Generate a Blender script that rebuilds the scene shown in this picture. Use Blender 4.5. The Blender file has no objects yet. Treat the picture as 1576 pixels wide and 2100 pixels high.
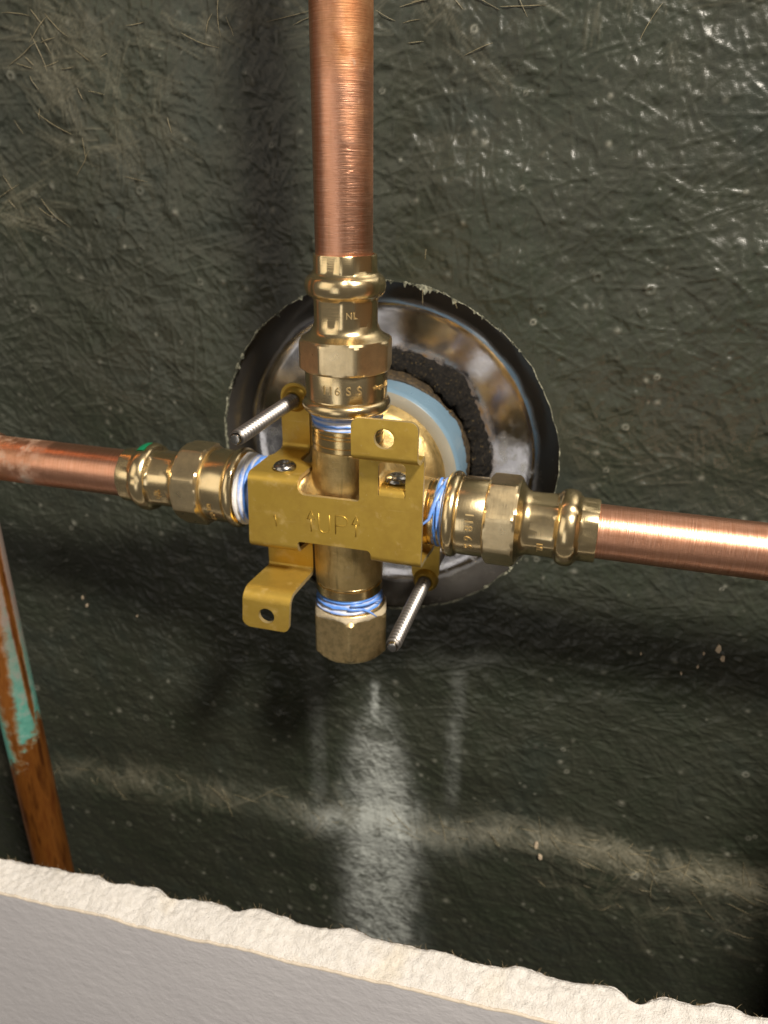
import bpy, bmesh, math, random
import numpy as np
from mathutils import Matrix, Vector
random.seed(7); RNG = np.random.default_rng(11)
MM = 0.001                      # everything below is written in millimetres
scene = bpy.context.scene
COL = scene.collection
PI = math.pi

# ------------------------------------------------------------------ camera
def cam_axes(a, b, c):
    ca, sa, cb, sb, cc, sc = math.cos(a), math.sin(a), math.cos(b), math.sin(b), math.cos(c), math.sin(c)
    f = Vector((sa*cb, ca*cb, sb)); rt = Vector((ca, -sa, 0)); up = rt.cross(f)
    return cc*rt + sc*up, -sc*rt + cc*up, f
R_, U_, F_ = cam_axes(-0.2791, -0.41668, 0.00899)
cam_d = bpy.data.cameras.new("camera"); cam = bpy.data.objects.new("camera", cam_d); COL.objects.link(cam)
C_ = Vector((72.961, -210.471, 94.461))
M = Matrix.Identity(4)
for i in range(3):
    M[i][0] = R_[i]; M[i][1] = U_[i]; M[i][2] = -F_[i]; M[i][3] = C_[i]*MM
cam.matrix_world = M
cam_d.sensor_fit = 'VERTICAL'; cam_d.sensor_height = 9.14; cam_d.lens = 9.14*1575.95/2100
cam_d.clip_start = 0.005; cam_d.clip_end = 20
cam_d.dof.use_dof = True; cam_d.dof.focus_distance = 0.194; cam_d.dof.aperture_fstop = 4.6
scene.camera = cam

# ------------------------------------------------------------------ light
w = bpy.data.worlds.new("World"); scene.world = w; w.use_nodes = True
bg = w.node_tree.nodes['Background']; bg.inputs[0].default_value = (0.32, 0.29, 0.25, 1); bg.inputs[1].default_value = 0.30
def lamp(name, loc, target, power, size, color, shape='DISK', size_y=None, spread=None):
    d = bpy.data.lights.new(name, 'AREA'); d.energy = power; d.shape = shape; d.size = size
    if size_y: d.size_y = size_y
    if spread: d.spread = spread
    d.color = color
    o = bpy.data.objects.new(name, d); COL.objects.link(o); o.location = loc
    o.rotation_euler = (Vector(target) - Vector(loc)).to_track_quat('-Z', 'Y').to_euler()
    return o
lamp("ceiling_lamp", (0.50, -0.50, 0.80), (0, 0.02, -0.03), 24.0, 0.16, (1.0, 0.91, 0.79))
lamp("room_lamp", (-0.85, -1.05, 0.55), (0, 0.04, 0), 3.6, 0.95, (1.0, 0.88, 0.72), 'RECTANGLE', 1.1)
lamp("reflection_fill", (-0.22, -1.30, -0.16), (0, 0.04, 0), 1.1, 0.42, (1.0, 0.94, 0.87), 'RECTANGLE', 0.75)  # added light without a real source, a bright reflection for the steel plate
scene.view_settings.view_transform = 'Standard'; scene.view_settings.look = 'None'
scene.view_settings.exposure = 0.0; scene.view_settings.gamma = 1.0

# ------------------------------------------------------------------ node helpers
def mat(name):
    m = bpy.data.materials.new(name); m.use_nodes = True
    nt = m.node_tree; b = nt.nodes['Principled BSDF']
    return m, nt, b
def N(nt, typ, **kw):
    n = nt.nodes.new(typ)
    for k, v in kw.items():
        if k.startswith('i_'): n.inputs[k[2:].replace('_', ' ')].default_value = v
        else: setattr(n, k, v)
    return n
def L(nt, a, b): nt.links.new(a, b)
def coords(nt, scale=(1000, 1000, 1000), rot=(0, 0, 0)):
    t = N(nt, 'ShaderNodeTexCoord'); m = N(nt, 'ShaderNodeMapping')
    m.inputs['Scale'].default_value = scale; m.inputs['Rotation'].default_value = rot
    L(nt, t.outputs['Object'], m.inputs['Vector']); return m.outputs['Vector']
def noise(nt, vec, scale, detail=3, rough=0.55):
    n = N(nt, 'ShaderNodeTexNoise'); n.inputs['Scale'].default_value = scale
    n.inputs['Detail'].default_value = detail; n.inputs['Roughness'].default_value = rough
    L(nt, vec, n.inputs['Vector']); return n.outputs['Fac']
def ramp(nt, fac, stops):
    r = N(nt, 'ShaderNodeValToRGB'); e = r.color_ramp.elements
    while len(e) < len(stops): e.new(0.5)
    for i, (p, c) in enumerate(stops):
        e[i].position = p; e[i].color = (c[0], c[1], c[2], 1) if not isinstance(c, (int, float)) else (c, c, c, 1)
    L(nt, fac, r.inputs['Fac']); return r.outputs['Color']
def mix(nt, fac, a, b, mode='MIX'):
    n = N(nt, 'ShaderNodeMix', data_type='RGBA', blend_type=mode)
    for sock, v in ((n.inputs['Factor'], fac), (n.inputs['A'], a), (n.inputs['B'], b)):
        if isinstance(v, bpy.types.NodeSocket): L(nt, v, sock)
        elif isinstance(v, (int, float)): sock.default_value = v
        else: sock.default_value = (v[0], v[1], v[2], 1)
    return n.outputs['Result']
def _sock(n, key):
    return [s for s in n.inputs if s.name == key and s.enabled]
# ShaderNodeMix has several sockets of one name: pick the colour ones explicitly
def mix(nt, fac, a, b, mode='MIX'):
    n = N(nt, 'ShaderNodeMix', data_type='RGBA', blend_type=mode)
    for sock, v in ((n.inputs[0], fac), (n.inputs[6], a), (n.inputs[7], b)):
        if isinstance(v, bpy.types.NodeSocket): L(nt, v, sock)
        elif isinstance(v, (int, float)):
            sock.default_value = v if sock == n.inputs[0] else (v, v, v, 1)
        else: sock.default_value = (v[0], v[1], v[2], 1)
    return n.outputs[2]
def math_(nt, op, a, b=0.0, c=None, clamp=False):
    n = N(nt, 'ShaderNodeMath', operation=op); n.use_clamp = clamp
    for i, v in enumerate((a, b) if c is None else (a, b, c)):
        if isinstance(v, bpy.types.NodeSocket): L(nt, v, n.inputs[i])
        else: n.inputs[i].default_value = v
    return n.outputs[0]
def attr(nt, name):
    n = N(nt, 'ShaderNodeAttribute'); n.attribute_name = name; return n.outputs['Fac']
def bump(nt, b, height, dist, strength=1.0, prev=None):
    n = N(nt, 'ShaderNodeBump'); n.inputs['Strength'].default_value = strength
    n.inputs['Distance'].default_value = dist*MM
    L(nt, height, n.inputs['Height'])
    if prev is not None: L(nt, prev, n.inputs['Normal'])
    if b is not None: L(nt, n.outputs['Normal'], b.inputs['Normal'])
    return n.outputs['Normal']
def setc(nt, b, key, v):
    if isinstance(v, bpy.types.NodeSocket): L(nt, v, b.inputs[key])
    elif isinstance(v, (int, float)): b.inputs[key].default_value = v
    else: b.inputs[key].default_value = (v[0], v[1], v[2], 1)

# ------------------------------------------------------------------ materials
def m_wall():
    m, nt, b = mat("dark_fibreglass_resin"); v = coords(nt)
    big = noise(nt, v, 0.035, 3); mid = noise(nt, v, 0.35, 4); fine = noise(nt, v, 2.2, 3)
    c = ramp(nt, big, [(0.35, (0.019, 0.027, 0.017)), (0.55, (0.026, 0.031, 0.022)), (0.7, (0.019, 0.027, 0.021))])
    c = mix(nt, math_(nt, 'MULTIPLY', mid, 0.55), c, (0.018, 0.020, 0.014))
    c = mix(nt, math_(nt, 'MULTIPLY', fine, 0.22), c, (0.075, 0.074, 0.056))
    pale = attr(nt, "pale"); dry = attr(nt, "dry"); dust = attr(nt, "dust")
    c = mix(nt, math_(nt, 'MULTIPLY', pale, 0.75), c, (0.24, 0.24, 0.20))
    c = mix(nt, math_(nt, 'MULTIPLY', dry, 0.8), c, (0.235, 0.215, 0.15))
    dn = math_(nt, 'MULTIPLY', dust, math_(nt, 'ADD', 0.45, math_(nt, 'MULTIPLY', fine, 0.9)), clamp=True)
    c = mix(nt, dn, c, (0.35, 0.375, 0.36))
    setc(nt, b, 'Base Color', c)
    r = math_(nt, 'ADD', 0.27, math_(nt, 'MULTIPLY', mid, 0.24))
    r = math_(nt, 'ADD', r, math_(nt, 'MULTIPLY', math_(nt, 'MAXIMUM', dry, dust), 0.6), clamp=True)
    setc(nt, b, 'Roughness', r); setc(nt, b, 'Specular IOR Level', math_(nt, 'SUBTRACT', 0.5, math_(nt, 'MULTIPLY', dust, 0.45)))
    n1 = bump(nt, None, noise(nt, v, 0.9, 4), 0.16, 0.7)
    bump(nt, b, noise(nt, v, 3.0, 2), 0.05, 0.6, n1)
    return m
def m_fibre():
    m, nt, b = mat("dry_glass_fibre"); v = coords(nt)
    setc(nt, b, 'Base Color', ramp(nt, noise(nt, v, 0.3, 2), [(0.3, (0.14, 0.12, 0.07)), (0.7, (0.36, 0.31, 0.19))]))
    b.inputs['Roughness'].default_value = 0.45; return m
def m_rim():
    m, nt, b = mat("cut_fibreglass_edge"); v = coords(nt)
    setc(nt, b, 'Base Color', ramp(nt, noise(nt, v, 0.6, 4), [(0.40, (0.045, 0.05, 0.035)), (0.68, (0.40, 0.40, 0.30))]))
    b.inputs['Roughness'].default_value = 0.6
    bump(nt, b, noise(nt, v, 1.5, 4), 0.3, 0.8); return m
def m_copper(name, kind='fresh'):
    # pipe is built along its local Z
    m, nt, b = mat(name); v = coords(nt)
    ring = coords(nt, (120, 120, 5200)); ring2 = coords(nt, (260, 260, 2200))
    s1 = noise(nt, ring, 1.0, 3, 0.6); s2 = noise(nt, ring2, 1.0, 2)
    blot = noise(nt, v, 0.09, 4, 0.6); blot2 = noise(nt, v, 0.28, 3)
    fresh = mix(nt, ramp(nt, s1, [(0.35, 0.0), (0.65, 1.0)]), (0.77, 0.355, 0.215), (0.91, 0.515, 0.355))
    tarn = ramp(nt, blot2, [(0.3, (0.36, 0.155, 0.07)), (0.7, (0.50, 0.265, 0.13))])
    sep = N(nt, 'ShaderNodeSeparateXYZ'); L(nt, v, sep.inputs[0])
    z = sep.outputs['Z']
    if kind == 'top':
        # the sanded end is bright, the length above it still tarnished
        k = math_(nt, 'ADD', math_(nt, 'MULTIPLY', math_(nt, 'SUBTRACT', z, 42.0), 0.028), math_(nt, 'MULTIPLY', math_(nt, 'SUBTRACT', blot, 0.5), 2.6))
        k2 = math_(nt, 'MULTIPLY', sep.outputs['X'], 0.09)
        k = math_(nt, 'ADD', k, k2, clamp=True)
        verd = math_(nt, 'MULTIPLY', k, ramp(nt, noise(nt, v, 0.22, 4), [(0.66, 0.0), (0.76, 0.4)]))
    elif kind == 'left':
        k = math_(nt, 'ADD', math_(nt, 'MULTIPLY', math_(nt, 'SUBTRACT', z, 33.0), 0.035), math_(nt, 'MULTIPLY', math_(nt, 'SUBTRACT', blot, 0.5), 2.0), clamp=True)
        zz = math_(nt, 'MULTIPLY', math_(nt, 'SUBTRACT', z, 36.0), 0.11, clamp=True)
        verd = math_(nt, 'MULTIPLY', zz, ramp(nt, noise(nt, v, 0.13, 5, 0.65), [(0.46, 0.0), (0.68, 0.65)]))
    else:
        k = math_(nt, 'MULTIPLY', math_(nt, 'SUBTRACT', blot, 0.42), 2.0, clamp=True)
        k = math_(nt, 'MULTIPLY', k, 0.55); verd = math_(nt, 'MULTIPLY', blot2, 0.0)
    c = mix(nt, k, fresh, tarn)
    lw = ramp(nt, noise(nt, coords(nt, (520, 520, 55)), 1.0, 4, 0.6), [(0.54, 0.0), (0.72, 0.32)])
    c = mix(nt, lw, c, (0.42, 0.20, 0.10))
    c = mix(nt, verd, c, (0.36, 0.44, 0.40))
    setc(nt, b, 'Base Color', c)
    setc(nt, b, 'Metallic', math_(nt, 'SUBTRACT', 1.0, math_(nt, 'MULTIPLY', verd, 0.95)))
    r = math_(nt, 'ADD', 0.25, math_(nt, 'MULTIPLY', s1, 0.14))
    r = math_(nt, 'ADD', r, math_(nt, 'MULTIPLY', k, 0.26)); r = math_(nt, 'ADD', r, math_(nt, 'MULTIPLY', verd, 0.4)); setc(nt, b, 'Roughness', r)
    n1 = bump(nt, None, s1, 0.075, 0.8); bump(nt, b, s2, 0.06, 0.6, n1)
    return m
def m_oldcopper():
    m, nt, b = mat("tarnished_copper_with_verdigris"); v = coords(nt)
    sep = N(nt, 'ShaderNodeSeparateXYZ'); L(nt, v, sep.inputs[0])
    vv = coords(nt, (300, 300, 45)); streak = noise(nt, vv, 1.0, 4); blot = noise(nt, v, 0.22, 5, 0.65)
    brown = ramp(nt, streak, [(0.3, (0.13, 0.040, 0.010)), (0.5, (0.40, 0.145, 0.028)), (0.7, (0.24, 0.07, 0.016))])
    # green crust ends in a ragged line; a bare brown wedge and a thin brown line run through it
    Z = sep.outputs['Z']
    sc_ = math_(nt, 'MULTIPLY', math_(nt, 'ADD', math_(nt, 'MULTIPLY', sep.outputs['X'], 0.69), math_(nt, 'MULTIPLY', sep.outputs['Y'], 0.72)), 1/7.95)
    rag = math_(nt, 'SUBTRACT', blot, 0.5)
    line = math_(nt, 'ADD', math_(nt, 'MULTIPLY', math_(nt, 'ADD', Z, 134.0), 0.12), math_(nt, 'MULTIPLY', rag, 4.5))
    line = math_(nt, 'ADD', line, math_(nt, 'MULTIPLY', sc_, -1.4), clamp=True)
    half = math_(nt, 'ADD', 0.05, math_(nt, 'MULTIPLY', math_(nt, 'ADD', Z, 126.0), 0.0062))
    wedge = math_(nt, 'SUBTRACT', math_(nt, 'ABSOLUTE', math_(nt, 'ADD', sc_, 0.50)), half)
    wedge = math_(nt, 'MULTIPLY', math_(nt, 'ADD', wedge, math_(nt, 'MULTIPLY', rag, 0.8)), 3.0, clamp=True)
    thin = math_(nt, 'SUBTRACT', math_(nt, 'ABSOLUTE', math_(nt, 'SUBTRACT', sc_, 0.62)), 0.07)
    thin = math_(nt, 'ADD', math_(nt, 'MULTIPLY', math_(nt, 'ADD', thin, math_(nt, 'MULTIPLY', rag, 0.15)), 9.0), math_(nt, 'MAXIMUM', 0.0, math_(nt, 'MULTIPLY', math_(nt, 'ADD', Z, 112.0), -0.15)), clamp=True)
    k = math_(nt, 'MULTIPLY', line, math_(nt, 'MULTIPLY', wedge, thin))
    green = ramp(nt, blot, [(0.25, (0.025, 0.14, 0.115)), (0.55, (0.075, 0.25, 0.20)), (0.78, (0.20, 0.30, 0.265))])
    up = math_(nt, 'MULTIPLY', math_(nt, 'ADD', math_(nt, 'ADD', Z, 108.0), math_(nt, 'MULTIPLY', rag, 80.0)), 0.020, clamp=True)
    green = mix(nt, up, green, (0.20, 0.15, 0.125))
    setc(nt, b, 'Base Color', mix(nt, k, brown, green))
    setc(nt, b, 'Metallic', math_(nt, 'MULTIPLY', math_(nt, 'SUBTRACT', 1.0, k), 0.75))
    setc(nt, b, 'Roughness', math_(nt, 'ADD', 0.38, math_(nt, 'MULTIPLY', k, 0.4)))
    n1 = bump(nt, None, k, 0.25, 0.6); bump(nt, b, blot, 0.25, 0.5, n1); return m
def m_brass(name, base, rough, tool=0.02, spots=0.0, axis_scale=(150, 150, 3500), patina=0.0):
    m, nt, b = mat(name); v = coords(nt); ring = coords(nt, axis_scale)
    s = noise(nt, ring, 1.0, 3); bl = noise(nt, v, 0.25, 4, 0.6); gr = noise(nt, v, 2.5, 3)
    c = mix(nt, bl, base, (base[0]*0.85, base[1]*0.79, base[2]*0.68))
    if patina:
        c = mix(nt, math_(nt, 'MULTIPLY', ramp(nt, noise(nt, v, 0.45, 5, 0.7), [(0.42, 0.0), (0.66, 1.0)]), patina), c, (0.10, 0.065, 0.022))
    setc(nt, b, 'Base Color', c); b.inputs['Metallic'].default_value = 1.0
    r = math_(nt, 'ADD', rough - 0.05, math_(nt, 'MULTIPLY', bl, 0.16)); setc(nt, b, 'Roughness', r)
    n1 = bump(nt, None, s, tool, 0.7)
    if spots: bump(nt, b, gr, spots, 0.7, n1)
    else: L(nt, n1, b.inputs['Normal'])
    return m
def m_cast():
    m, nt, b = mat("sand_cast_brass"); v = coords(nt)
    g = noise(nt, v, 2.2, 4, 0.65); bl = noise(nt, v, 0.16, 4, 0.6); stk = noise(nt, coords(nt, (700, 700, 60)), 1.0, 3)
    c = ramp(nt, bl, [(0.3, (0.56, 0.40, 0.16)), (0.55, (0.74, 0.55, 0.25)), (0.75, (0.64, 0.45, 0.17))])
    c = mix(nt, ramp(nt, stk, [(0.56, 0.0), (0.74, 0.55)]), c, (0.11, 0.07, 0.025))
    c = mix(nt, ramp(nt, noise(nt, v, 0.5, 4), [(0.62, 0.0), (0.78, 0.4)]), c, (0.75, 0.68, 0.5))
    setc(nt, b, 'Base Color', c); b.inputs['Metallic'].default_value = 1.0
    setc(nt, b, 'Roughness', math_(nt, 'ADD', 0.30, math_(nt, 'MULTIPLY', g, 0.2)))
    n1 = bump(nt, None, g, 0.16, 0.8); bump(nt, b, noise(nt, v, 0.7, 3), 0.2, 0.4, n1); return m
def m_bracket():
    m, nt, b = mat("gold_zinc_plating"); v = coords(nt)
    bl = noise(nt, v, 0.06, 3); gr = noise(nt, v, 3.0, 3); sc = noise(nt, v, 0.16, 6, 0.72)
    c = mix(nt, bl, (0.50, 0.325, 0.050), (0.60, 0.41, 0.085))
    smud = ramp(nt, noise(nt, v, 0.11, 5, 0.65), [(0.42, 0.0), (0.68, 0.6)])
    c = mix(nt, smud, c, (0.40, 0.25, 0.045))
    scr = ramp(nt, noise(nt, coords(nt, (60, 60, 1500), (0, 0.5, 0)), 1.0, 4, 0.6), [(0.66, 0.0), (0.74, 0.35)])
    c = mix(nt, scr, c, (0.70, 0.55, 0.26))
    scuff = ramp(nt, sc, [(0.56, 0.0), (0.72, 0.5)])
    c = mix(nt, scuff, c, (0.62, 0.47, 0.22))
    dots = N(nt, 'ShaderNodeTexVoronoi'); dots.inputs['Scale'].default_value = 0.55; L(nt, v, dots.inputs['Vector'])
    sp = ramp(nt, dots.outputs['Distance'], [(0.035, 0.8), (0.07, 0.0)])
    c = mix(nt, sp, c, (0.75, 0.66, 0.42))
    setc(nt, b, 'Base Color', c); setc(nt, b, 'Metallic', math_(nt, 'SUBTRACT', 0.72, math_(nt, 'MULTIPLY', scuff, 0.5)))
    setc(nt, b, 'Roughness', math_(nt, 'ADD', math_(nt, 'ADD', 0.30, math_(nt, 'MULTIPLY', smud, 0.16)), math_(nt, 'MULTIPLY', gr, 0.14)))
    n1 = bump(nt, None, gr, 0.03, 0.6); bump(nt, b, noise(nt, v, 0.5, 2), 0.04, 0.5, n1); return m
def m_steel(name, base=(0.50, 0.47, 0.43), rough=0.28):
    m, nt, b = mat(name); v = coords(nt); n = noise(nt, v, 1.2, 4)
    c = mix(nt, n, base, tuple(x*0.6 for x in base))
    c = mix(nt, math_(nt, 'MULTIPLY', attr(nt, "groove"), 0.85), c, (0.045, 0.036, 0.028))   # darker towards the root of the thread
    setc(nt, b, 'Base Color', c); b.inputs['Metallic'].default_value = 1.0
    setc(nt, b, 'Roughness', math_(nt, 'ADD', rough-0.06, math_(nt, 'MULTIPLY', n, 0.16)))
    bump(nt, b, noise(nt, v, 4, 2), 0.02, 0.4); return m
def m_dish():
    m, nt, b = mat("stained_stainless_dish"); v = coords(nt)
    sm = noise(nt, v, 0.07, 4, 0.6); sp = noise(nt, v, 1.1, 2, 0.5); sm2 = noise(nt, v, 0.2, 5, 0.65)
    sep = N(nt, 'ShaderNodeSeparateXYZ'); L(nt, v, sep.inputs[0])
    rr = math_(nt, 'SQRT', math_(nt, 'ADD', math_(nt, 'MULTIPLY', sep.outputs['X'], sep.outputs['X']), math_(nt, 'MULTIPLY', sep.outputs['Z'], sep.outputs['Z'])))
    c = ramp(nt, sm, [(0.35, (0.34, 0.34, 0.36)), (0.65, (0.50, 0.495, 0.51))])
    c = mix(nt, ramp(nt, sp, [(0.70, 0.0), (0.76, 0.9)]), c, (0.05, 0.04, 0.03))
    # lime bloom low on the right, brown water mark round the gasket
    bloom = math_(nt, 'MULTIPLY', ramp(nt, sm2, [(0.50, 0.0), (0.68, 0.5)]), math_(nt, 'MULTIPLY', math_(nt, 'ADD', math_(nt, 'MULTIPLY', sep.outputs['Z'], -1.0), 22.0), 0.05, clamp=True))
    c = mix(nt, bloom, c, (0.55, 0.55, 0.52))
    stain = math_(nt, 'SUBTRACT', 1.0, math_(nt, 'MULTIPLY', math_(nt, 'ABSOLUTE', math_(nt, 'SUBTRACT', rr, 37.5)), 0.34), clamp=True)
    stain = math_(nt, 'MULTIPLY', stain, ramp(nt, sm2, [(0.35, 0.0), (0.6, 1.0)]))
    c = mix(nt, stain, c, (0.20, 0.12, 0.05))
    rim_reflection = math_(nt, 'MULTIPLY', math_(nt, 'ADD', math_(nt, 'SUBTRACT', rr, 53.6), math_(nt, 'MULTIPLY', math_(nt, 'SUBTRACT', sm, 0.5), 4.0)), 0.55, clamp=True)  # dark reflection round the curved rim, painted into the colour
    c = mix(nt, math_(nt, 'MULTIPLY', rim_reflection, 0.93), c, (0.030, 0.026, 0.020))
    setc(nt, b, 'Base Color', c)
    setc(nt, b, 'Metallic', math_(nt, 'SUBTRACT', 1.0, math_(nt, 'MULTIPLY', math_(nt, 'MAXIMUM', math_(nt, 'MAXIMUM', bloom, stain), rim_reflection), 0.8)))
    r = math_(nt, 'ADD', 0.07, math_(nt, 'MULTIPLY', sm2, 0.16)); r = math_(nt, 'ADD', r, math_(nt, 'MULTIPLY', bloom, 0.3))
    setc(nt, b, 'Roughness', r)
    bump(nt, b, noise(nt, v, 0.10, 3), 0.5, 0.16); return m
def m_foam():
    m, nt, b = mat("crumbling_black_foam"); v = coords(nt); n = noise(nt, v, 0.9, 5, 0.7)
    setc(nt, b, 'Base Color', ramp(nt, n, [(0.35, (0.004, 0.004, 0.004)), (0.58, (0.014, 0.012, 0.010)), (0.66, (0.05, 0.036, 0.016)), (0.74, (0.30, 0.22, 0.10))]))
    b.inputs['Roughness'].default_value = 0.85; b.inputs['Specular IOR Level'].default_value = 0.15; bump(nt, b, n, 1.2, 1.0); return m
def m_rust():
    m, nt, b = mat("brown_water_crust"); v = coords(nt); n = noise(nt, v, 0.8, 5, 0.7)
    setc(nt, b, 'Base Color', ramp(nt, n, [(0.35, (0.008, 0.006, 0.003)), (0.58, (0.045, 0.028, 0.010)), (0.78, (0.26, 0.17, 0.06))]))
    b.inputs['Roughness'].default_value = 0.7; bump(nt, b, n, 0.5, 1.0); return m
def m_plain(name, c, rough, metallic=0.0, sc=0.4, dist=0.05, sub=0.0, vary=0.25):
    m, nt, b = mat(name); v = coords(nt); n = noise(nt, v, sc, 4, 0.6)
    setc(nt, b, 'Base Color', mix(nt, n, c, tuple(x*(1-vary) for x in c)))
    setc(nt, b, 'Roughness', math_(nt, 'ADD', rough-0.05, math_(nt, 'MULTIPLY', n, 0.12))); b.inputs['Metallic'].default_value = metallic
    if sub:
        b.inputs['Subsurface Weight'].default_value = sub; b.inputs['Subsurface Scale'].default_value = 0.002
    bump(nt, b, noise(nt, v, sc*4, 3), dist, 0.7); return m
def m_tape():
    m, nt, b = mat("blue_thread_tape"); v = coords(nt)
    band = attr(nt, "band"); n = noise(nt, v, 0.55, 4, 0.65); n2 = noise(nt, coords(nt, (180, 180, 1600)), 1.0, 3)
    k = math_(nt, 'ADD', band, math_(nt, 'MULTIPLY', math_(nt, 'SUBTRACT', n, 0.5), 0.9), clamp=True)
    blue = mix(nt, n2, (0.025, 0.14, 0.58), (0.16, 0.36, 0.82))
    c = mix(nt, k, blue, (0.72, 0.70, 0.68)); setc(nt, b, 'Base Color', c)
    b.inputs['Roughness'].default_value = 0.33; bump(nt, b, n2, 0.10, 0.8); return m
def m_gypsum():
    m, nt, b = mat("broken_gypsum"); v = coords(nt)
    n = noise(nt, v, 0.35, 5, 0.7); d = noise(nt, v, 1.6, 3)
    c = ramp(nt, n, [(0.3, (0.52, 0.495, 0.46)), (0.6, (0.62, 0.60, 0.575))])
    c = mix(nt, ramp(nt, d, [(0.69, 0.0), (0.76, 0.5)]), c, (0.33, 0.27, 0.2))
    c = mix(nt, ramp(nt, noise(nt, v, 0.05, 3), [(0.58, 0.0), (0.72, 0.35)]), c, (0.62, 0.54, 0.40))
    setc(nt, b, 'Base Color', c); b.inputs['Roughness'].default_value = 0.9
    n1 = bump(nt, None, noise(nt, v, 4.0, 4, 0.7), 0.18, 1.0); bump(nt, b, d, 0.5, 1.0, n1); return m
def m_paint():
    m, nt, b = mat("grey_wall_paint"); v = coords(nt)
    n = noise(nt, coords(nt, (230, 230, 330), (0, 0.5, 0)), 1.0, 4, 0.55); f = noise(nt, v, 1.2, 3)
    setc(nt, b, 'Base Color', mix(nt, noise(nt, v, 0.03, 2), (0.455, 0.445, 0.47), (0.51, 0.50, 0.52)))
    b.inputs['Roughness'].default_value = 0.42
    n1 = bump(nt, None, n, 0.6, 0.5); bump(nt, b, f, 0.08, 0.5, n1); return m

W_WALL = m_wall(); W_FIB = m_fibre(); W_RIM = m_rim()
CU_TOP = m_copper("sanded_copper_tarnished_above", 'top'); CU_LEFT = m_copper("copper_with_pale_verdigris", 'left')
CU_RIGHT = m_copper("sanded_copper", 'right'); CU_OLD = m_oldcopper()
BR_POL = m_brass("polished_bronze", (0.93, 0.77, 0.48), 0.20, 0.03, 0.02)
BR_NUT = m_brass("machined_bronze_flat", (0.92, 0.77, 0.50), 0.27, 0.03, 0.0, (200, 200, 2600), 0.15)
BR_BAND = m_brass("turned_brass_band", (0.90, 0.70, 0.36), 0.18, 0.05)
BR_OLD = m_brass("worn_cast_brass", (0.84, 0.67, 0.37), 0.36, 0.05, 0.08, (420, 420, 90), 0.4)
CAST = m_cast(); BRK = m_bracket(); STEEL = m_steel("threaded_steel", (0.42, 0.40, 0.38), 0.42); STEEL2 = m_steel("pan_head_steel", (0.50, 0.49, 0.47), 0.20)
BRK_EDGE = m_plain("sheared_gold_edge", (0.62, 0.48, 0.22), 0.4, 0.7, 1.5, 0.1)
BR_MARK = m_plain("stamped_mark", (0.62, 0.47, 0.24), 0.5, 1.0, 2.0, 0.05)
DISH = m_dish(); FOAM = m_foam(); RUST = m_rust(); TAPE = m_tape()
PL_GREY = m_plain("clouded_plastic_collar", (0.25, 0.24, 0.20), 0.30, 0, 0.2, 0.05, 0.0)
PL_BLUE = m_plain("pale_blue_plastic", (0.14, 0.225, 0.30), 0.28, 0, 0.15, 0.03)
PASTE = m_plain("white_thread_paste", (0.56, 0.47, 0.32), 0.4, 0, 0.7, 0.3, 0.0, 0.6)
GREEN = m_plain("green_ink_dot", (0.005, 0.16, 0.07), 0.35, 0, 0.5, 0.02)
GYP = m_gypsum(); PAINT = m_paint()
PAPER = m_plain("torn_paper_edge", (0.58, 0.51, 0.42), 0.85, 0, 0.6, 0.15)
KRAFT = m_plain("brown_backing_paper", (0.24, 0.18, 0.10), 0.9, 0, 0.6, 0.15)
CHIP = m_plain("pale_chip", (0.62, 0.50, 0.36), 0.6, 0, 0.6, 0.1)

# ------------------------------------------------------------------ object helpers
def mesh_from(name, V, F, material, sharp=35.0, smooth=True):
    me = bpy.data.meshes.new(name)
    me.from_pydata([tuple(p) for p in np.asarray(V, float)*MM], [], F)
    me.validate(); me.materials.append(material)
    if smooth:
        me.polygons.foreach_set('use_smooth', [True]*len(me.polygons))
        if sharp: me.set_sharp_from_angle(angle=math.radians(sharp))
    me.update(); return me
def link(name, me, parent=None, loc=None):
    o = bpy.data.objects.new(name, me); COL.objects.link(o)
    if parent: o.parent = parent
    if loc is not None: o.location = Vector(loc)*MM
    return o
def part(name, V, F, material, parent=None, sharp=35.0, smooth=True):
    """V in world millimetres when the parent sits at its own origin offset."""
    if parent is not None:
        off = np.zeros(3); p = parent
        while p is not None:
            off += np.array(p.location)/MM; p = p.parent
        V = np.asarray(V, float) - off
    return link(name, mesh_from(name, V, F, material, sharp, smooth), parent)
def thing(name, label, cat, loc=(0, 0, 0), group=None):
    o = bpy.data.objects.new(name, None); COL.objects.link(o); o.location = Vector(loc)*MM
    o.empty_display_size = 0.01
    o['label'] = label; o['category'] = cat
    if group: o['group'] = group
    return o
def tag(o, label, cat, group=None):
    o['label'] = label; o['category'] = cat
    if group: o['group'] = group
    return o
def frame(axis):
    a = Vector(axis).normalized(); t = Vector((0, 0, 1)) if abs(a.z) < 0.9 else Vector((1, 0, 0))
    u = t.cross(a).normalized(); v = a.cross(u)
    return np.array(u), np.array(v), np.array(a)
def grid_faces(n, k, closed=True, flip=False):
    F = []
    for i in range(n-1):
        for j in range(k if closed else k-1):
            a, b_, c, d = i*k+j, i*k+(j+1) % k, (i+1)*k+(j+1) % k, (i+1)*k+j
            F.append((a, d, c, b_) if flip else (a, b_, c, d))
    return F
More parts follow.
